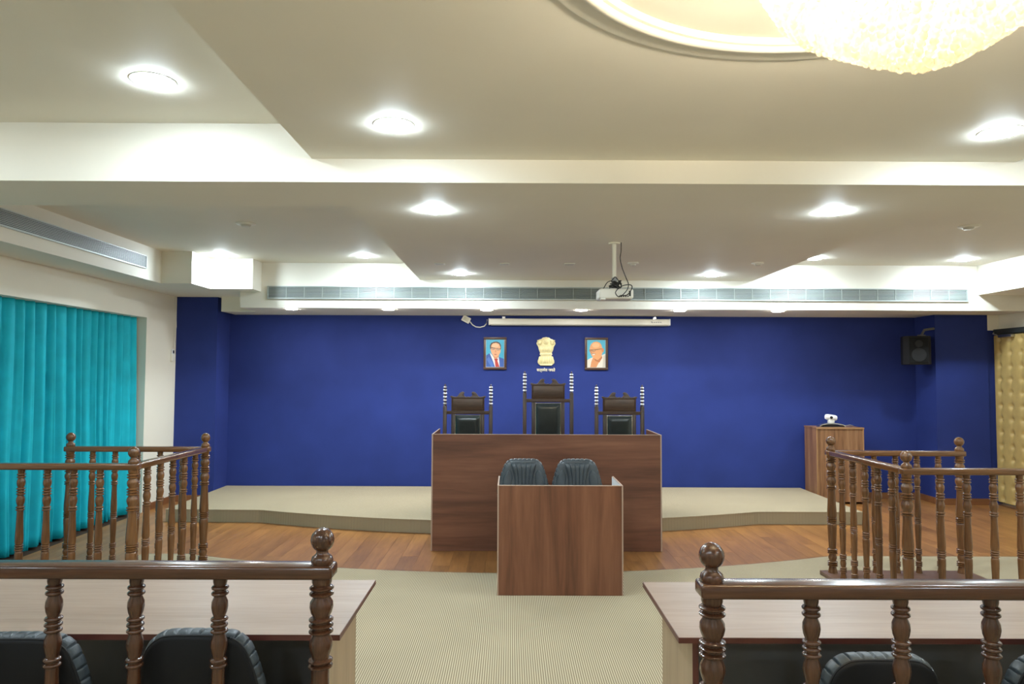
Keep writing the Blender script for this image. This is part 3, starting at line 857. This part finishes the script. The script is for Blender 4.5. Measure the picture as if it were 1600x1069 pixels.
front_rail(-1, -0.5859, 2.258, [-0.9033, -1.1647, -1.4199], 'foreground turned railing at lower left with one ball-topped post')
front_rail(1, 0.5855, 2.08, [0.8712, 1.1295, 1.3898], 'foreground turned railing at lower right with one ball-topped post')

# ------------------------------------------------------------------ on the back wall
def portrait(x0, x1, z0, z1, name, label, layers):
    cx, cz = (x0+x1)/2, (z0+z1)/2; w, h = x1-x0, z1-z0
    t = thing('framed_portrait', label, 'picture', (cx, YB, cz), 0, 'framed portraits on the blue wall')
    fw = .030
    fr = MB()
    for (a, b, c, d) in ((-w/2, w/2, h/2-fw, h/2), (-w/2, w/2, -h/2, -h/2+fw), (-w/2, -w/2+fw, -h/2+fw, h/2-fw), (w/2-fw, w/2, -h/2+fw, h/2-fw)):
        fr.box(a, b, -.026, -.001, c, d, bevel=.004)
    fr.build('frame', FRAMEW, t)
    iw, ih = w/2-fw, h/2-fw
    MB().box(-iw, iw, -.010, -.002, -ih, ih).build('mount', SILV, t, 0)
    pm = MB(); mats = []; cols = []
    pw, ph = iw-.004, ih-.004
    for k, (col, poly) in enumerate(layers):
        if col not in cols:
            cols.append(col); mats.append(mat('print_%d_%d_%d' % col, lin(col), .35))
        pm.mi = cols.index(col)
        pm._new([(-pw+2*pw*u, -.0105-.0004*k, -ph+2*ph*v) for u, v in poly], [list(range(len(poly)))])
    bmesh.ops.recalc_face_normals(pm.bm, faces=list(pm.bm.faces))
    for f in pm.bm.faces:
        if f.normal.y > 0: f.normal_flip()
    pm.build('painted_print', mats, t, 0)
def U(pts, x0, x1, y0, y1): return [((x-x0)/(x1-x0), (y1-y)/(y1-y0)) for x, y in pts]
FULL = [(0, 0), (1, 0), (1, 1), (0, 1)]
A = lambda p: U(p, 290, 665, 270, 865)
def ell(cx, cy, rx, ry, n=18): return [(cx+rx*math.cos(2*PI*k/n), cy+ry*math.sin(2*PI*k/n)) for k in range(n)]
man1 = [((66, 172, 208), FULL),
    ((58, 92, 165), A([(290, 620), (335, 585), (365, 565), (420, 640), (485, 865), (290, 865)])),
    ((58, 92, 165), A([(540, 640), (600, 662), (665, 690), (665, 865), (560, 865), (530, 720)])),
    ((78, 116, 190), A([(300, 700), (350, 640), (430, 780), (450, 865), (400, 865)])),
    ((222, 222, 224), A([(362, 555), (400, 590), (470, 680), (520, 690), (552, 640), (566, 730), (575, 865), (478, 865), (430, 730)])),
    ((176, 62, 58), A([(458, 690), (500, 672), (540, 692), (528, 730), (572, 865), (488, 865), (474, 730)])),
    ((206, 150, 112), A([(420, 590), (560, 590), (552, 650), (500, 690), (460, 680)])),
    ((70, 56, 52), A([(372, 470), (370, 395), (398, 340), (450, 314), (520, 310), (572, 336), (600, 392), (602, 470), (580, 480), (392, 480)])),
    ((226, 172, 134), A([(388, 440), (400, 385), (432, 348), (500, 336), (558, 358), (584, 410), (594, 470), (590, 540), (560, 605), (500, 652), (450, 632), (404, 570), (384, 500)])),
    ((236, 190, 152), A(ell(480, 400, 70, 42))),
    ((206, 148, 112), A([(490, 480), (505, 540), (480, 550), (470, 540)])),
    ((54, 44, 42), A([(380, 432), (470, 448), (492, 456), (594, 462), (594, 476), (380, 448)])),
    ((96, 78, 70), A(ell(436, 470, 40, 24))), ((216, 176, 150), A(ell(436, 471, 33, 18))),
    ((96, 78, 70), A(ell(545, 482, 38, 24))), ((216, 176, 150), A(ell(545, 483, 31, 18))),
    ((50, 40, 40), A(ell(438, 470, 10, 8))), ((50, 40, 40), A(ell(545, 482, 10, 8))),
    ((168, 92, 82), A([(450, 590), (485, 582), (525, 594), (488, 604)]))]
portrait(-.352, -.046, 1.680, 2.110, 'a', 'framed portrait of a man in blue suit, red tie and glasses', man1)
B = lambda p: U(p, 1082, 1440, 250, 785)
man2 = [((84, 182, 214), FULL),
    ((226, 220, 208), B([(1082, 645), (1130, 612), (1200, 585), (1190, 700), (1160, 785), (1082, 785)])),
    ((226, 220, 208), B([(1350, 560), (1395, 535), (1440, 515), (1440, 785), (1230, 785)])),
    ((206, 200, 190), B([(1400, 560), (1440, 540), (1440, 785), (1380, 785)])),
    ((214, 150, 104), B([(1196, 590), (1360, 520), (1366, 590), (1320, 670), (1262, 785), (1140, 785), (1160, 680)])),
    ((186, 120, 84), B([(1210, 600), (1300, 640), (1372, 560), (1376, 600), (1320, 690), (1240, 660)])),
    ((224, 164, 114), B([(1128, 440), (1136, 380), (1160, 325), (1206, 288), (1270, 276), (1330, 300), (1364, 350), (1376, 410), (1380, 500), (1350, 590), (1280, 640), (1210, 606), (1168, 562), (1146, 510), (1126, 466)])),
    ((238, 186, 138), B(ell(1250, 350, 74, 52))),
    ((212, 142, 100), B(ell(1386, 448, 22, 42))),
    ((92, 62, 50), B([(1120, 440), (1240, 436), (1370, 416), (1370, 424), (1240, 448), (1120, 452)])),
    ((110, 76, 60), B(ell(1206, 456, 34, 24))), ((224, 172, 130), B(ell(1206, 457, 27, 18))), ((60, 40, 36), B(ell(1200, 456, 9, 8))),
    ((110, 76, 60), B(ell(1140, 456, 20, 24))), ((224, 172, 130), B(ell(1140, 457, 15, 18))), ((60, 40, 36), B(ell(1140, 456, 7, 8))),
    ((200, 136, 96), B([(1160, 460), (1178, 510), (1150, 514), (1148, 500)])),
    ((190, 150, 126), B([(1152, 526), (1190, 504), (1244, 514), (1256, 532), (1210, 522), (1166, 536)])),
    ((236, 226, 214), B([(1176, 532), (1232, 522), (1226, 542), (1190, 546)]))]
portrait(.993, 1.302, 1.680, 2.110, 'b', 'framed portrait of a bald man in white shawl and glasses', man2)

em = thing('lion_emblem', 'pale gold lion capital emblem mounted on the blue wall', 'emblem', (.478, YB, 1.735))
def EM(p): return [((x-285)/1230*.01*10.0*.855, (742-y)/1230*.855*.1*10) for x, y in p]
ol = [(185, 742), (150, 718), (128, 690), (128, 650), (150, 600), (182, 560), (182, 520), (165, 480), (148, 440), (138, 390), (104, 330), (112, 296), (150, 250), (200, 236), (222, 214), (285, 202)]
ol = ol+[(570-x, y) for x, y in ol[-2::-1]]
SC = .26/370
def E2(p): return [((x-285)*SC, (742-y)*SC) for x, y in p]
MB().prism(E2(ol)[::-1], -.018, -.001, 'XZ', bevel=.004).build('emblem_plate', GOLD, em)
def eb(x, y, rx, ry, dep): return MB().ball(((x-285)*SC, -.014, (742-y)*SC), 1, 3, (rx*SC, dep, ry*SC))
for (x, y, rx, ry) in ((285, 285, 62, 66), (165, 310, 46, 56), (405, 310, 46, 56)):
    h = eb(x, y, rx, ry, .022).build('lion_head', GOLD, em)
    mz = MB()
    for dx, dy, r in ((0, 18, 20), (-20, -14, 9), (20, -14, 9), (-38, -40, 13), (38, -40, 13)):
        mz.ball(((x+dx-285)*SC, -.032 if abs(dx) < 30 else -.022, (742-(y+dy))*SC), r*SC, 2)
    mz.build('muzzle', GOLD, h)
cb = MB()
for k in range(7):
    xx = 190+190*k/6
    cb.ball(((xx-285)*SC, -.016, (742-430)*SC), 1, 2, (22*SC, .012, 62*SC))
cb.build('mane', GOLD, em)
bx(-118*SC, 118*SC, -.026, -.012, (742-545)*SC, (742-515)*SC, bevel=.003).build('abacus', GOLD, em)
bell = MB()
for k in range(7):
    xx = 165+240*k/6
    bell.ball(((xx-285)*SC, -.015, (742-640)*SC), 1, 2, (24*SC, .012, 76*SC))
bell.build('bell_petals', GOLD, em)
bx(-112*SC, 112*SC, -.024, -.012, (742-742)*SC, (742-715)*SC, bevel=.003).build('plinth', GOLD, em)

tx = bpy.data.curves.new('motto_lettering', 'FONT')
tx.body = '\u0938\u0924\u094d\u092f\u092e\u0947\u0935 \u091c\u092f\u0924\u0947'
tx.size = .075; tx.extrude = .004; tx.align_x = 'CENTER'; tx.offset = .0012
tmp_o = bpy.data.objects.new('motto_source', tx); C.objects.link(tmp_o)
me = bpy.data.meshes.new_from_object(tmp_o.evaluated_get(bpy.context.evaluated_depsgraph_get()))
bpy.data.objects.remove(tmp_o); bpy.data.curves.remove(tx)
xs = [v.co.x for v in me.vertices]; zs = [v.co.y for v in me.vertices]
kx, kz = .245/(max(xs)-min(xs)), .062/(max(zs)-min(zs))
mx_, mz_ = (max(xs)+min(xs))/2, (max(zs)+min(zs))/2
for v in me.vertices: v.co = ((v.co.x-mx_)*kx, -v.co.z-.006, (v.co.y-mz_)*kz)
me.materials.clear(); me.materials.append(mat('cream_letter', (.85, .81, .66), .4))
to = link('motto_lettering', me, None, (.478, YB, 1.675))
tag(to, 'raised pale motto lettering under the lion emblem', 'lettering')

# projection screen housing with its small white box and cable
ps = thing('projection_screen', 'long white roll-up projection screen housing under the rear soffit', 'screen', (.915, YB, 2.27))
MB().prism([(-.015, .004), (-.10, 0), (-.112, .012), (-.112, .07), (-.10, .082), (-.015, .082)], -1.185, 1.185, 'YZ' if False else 'YZ').build('housing', WHITEP, ps)
for s in (-1, 1):
    a, c = sorted((s*1.185, s*1.2))
    MB().box(a, c, -.114, -.012, -.002, .084, bevel=.005).build('end_cap', WHITE if s > 0 else WHITEP, ps)
    MB().box(s*1.0-.02, s*1.0+.02, -.08, -.001, .06, .11).build('bracket', CHROME, ps)
MB().box(-1.17, 1.17, -.075, -.05, -.008, .003).build('screen_bar', GREYP, ps)
mk = MB().prism([(.94, .040), (.965, .028), (.965, .048), (.94, .050)], -.1135, -.112, 'XZ')
for k in range(4): mk.box(.975+k*.028, .996+k*.028, -.1135, -.112, .033, .044)
mk.build('maker_mark', GREYP, ps)
wbx = thing('sensor_box', 'small tilted white box on the wall left of the screen housing', 'box', (-.585, YB-.002, 2.345))
o = MB().box(-.055, .055, -.045, 0, -.04, .04, bevel=.006).build('case', WHITEP, wbx); o.rotation_euler = (0, math.radians(28), 0)
o = MB().box(-.035, .035, -.048, -.044, -.022, .022, bevel=.003).build('cover', mat('ivory_plastic', (.62, .60, .48), .4), wbx); o.rotation_euler = (0, math.radians(28), 0)
tag(MB().tube([(-.535, YB-.02, 2.315), (-.50, YB-.02, 2.272), (-.455, YB-.02, 2.245), (-.40, YB-.02, 2.240), (-.345, YB-.02, 2.255), (-.315, YB-.02, 2.29), (-.305, YB-.02, 2.345)], .0075, 8).build('white_cable', WHITEP),
    'white cable loop hanging between the small box and the screen housing', 'cable')

# loudspeaker by the right pilaster
sp = thing('loudspeaker', 'black wall loudspeaker on a bracket beside the right blue pilaster', 'speaker', (5.16, 9.0, 1.76), -.25)
MB().prism([(-.17, -.06), (-.12, -.13), (.10, -.13), (.15, -.06), (.13, .12), (-.15, .12)], 0, .36, 'XY', bevel=.01).build('cabinet', BLACKP, sp)
MB().prism([(-.115, .02), (.095, .02), (.095, .34), (-.115, .34)], -.140, -.128, 'XZ', bevel=.004).build('grille', mat('grille_cloth', (.010, .010, .010), .9, spec=.2), sp)
MB().lathe([(0, .085), (.006, .085), (.008, .07), (.003, .02)], 28, mx=Matrix.Translation((-.01, -.14, .12)) @ Matrix.Rotation(PI/2, 4, 'X')).build('woofer', BLACKP, sp)
MB().lathe([(0, .045), (.006, .045), (.004, .01)], 24, mx=Matrix.Translation((-.01, -.14, .26)) @ Matrix.Rotation(PI/2, 4, 'X')).build('tweeter', BLACKP, sp)
MB().box(.02, .10, -.03, .03, .36, .38).tube([(.06, 0, .37), (.10, .02, .44), (.22, .05, .46)], .016).build('bracket', mat('grey_bracket', (.09, .09, .09), .5), sp)

# remote holder and cable on the left wall
rh = thing('remote_holder', 'small cream remote control holder on the left wall edge by the blue wall', 'remote control', (XL, 8.93, 1.76))
MB().box(.001, .03, -.035, .035, 0, .09, bevel=.004).build('holder', WHITEP, rh)
MB().box(.006, .024, -.027, .027, .03, .15, bevel=.004).build('remote', WHITE, rh)
MB().box(.0235, .0255, -.018, .018, .10, .138).build('display', DARKF, rh)
tag(MB().tube([(XL+.008, 8.97, 2.58), (XL+.010, 8.985, 2.40), (XL+.02, 8.99, 2.28), (XL+.03, 8.975, 2.2), (XL+.016, 8.98, 2.1), (XL+.014, 8.96, 1.93)], .004).build('wall_cable', WHITEP),
    'thin pale cable running down the left wall corner to the remote holder', 'cable')

# ------------------------------------------------------------------ ceiling projector
pj = thing('ceiling_projector', 'white ceiling projector hanging on a pale pole with tangled cables', 'projector', (.89, 6.04, 2.74))
MB().lathe([(0, .05), (-.012, .05), (-.014, .018), (-.40, .017)], 20).build('pole', CREAM, pj)
MB().lathe([(-.30, .006), (-.302, .024), (-.37, .026), (-.40, .05), (-.41, .05)], 16).build('mount', GREYP, pj)
pb = MB().box(-.145, .145, -.11, .11, -.492, -.405, bevel=.018, seg=3).build('body', WHITEP, pj)
MB().lathe([(0, .034), (.012, .034), (.014, .026), (.004, .02)], 24, mx=Matrix.Translation((-.085, .108, -.448)) @ Matrix.Rotation(-PI/2, 4, 'X')).build('lens', BLACKP, pb)
pv = MB()
for k in range(5): pv.box(.02+k*.018, .03+k*.018, -.1125, -.108, -.478, -.466)
pv.box(.105, .122, -.1125, -.108, -.47, -.425, bevel=.001)
pv.build('ports', DARKF, pb)
MB().box(-.13, -.09, -.112, -.02, -.500, -.488, bevel=.004).build('foot', WHITEP, pb)
def curly(pts, name, r=.004): 
    return MB().tube(pts, r, 6).build(name, CABLE_B, pj)
def spl(P, n=8):
    out = []; Q = [P[0]]+list(P)+[P[-1]]
    for i in range(1, len(Q)-2):
        for k in range(n):
            s = k/n
            out.append(tuple(.5*((2*Q[i][j])+(-Q[i-1][j]+Q[i+1][j])*s+(2*Q[i-1][j]-5*Q[i][j]+4*Q[i+1][j]-Q[i+2][j])*s*s+(-Q[i-1][j]+3*Q[i][j]-3*Q[i+1][j]+Q[i+2][j])*s**3) for j in range(3)))
    return out+[P[-1]]
curly(spl([(.055, -.02, 0), (.052, -.03, -.08), (.045, -.03, -.14), (.06, -.04, -.22), (.09, -.06, -.31), (.105, -.09, -.37), (.08, -.13, -.43), (.02, -.14, -.48), (-.01, -.13, -.44), (.04, -.13, -.39), (.11, -.12, -.375), (.13, -.12, -.40), (.09, -.125, -.46), (.03, -.12, -.465)]), 'cable')
curly(spl([(-.10, -.05, -.40), (-.07, -.06, -.35), (-.03, -.05, -.33), (.0, -.045, -.30), (.03, -.05, -.34), (.05, -.06, -.39), (.0, -.06, -.37), (-.04, -.05, -.38), (-.05, -.06, -.40)]), 'cable')
rr = random.Random(3)
for q in range(3):
    P = [(rr.uniform(-.05, .06), rr.uniform(-.06, -.03), rr.uniform(-.398, -.33)) for _ in range(8)]
    curly(spl(P, 5), 'cable', .005)
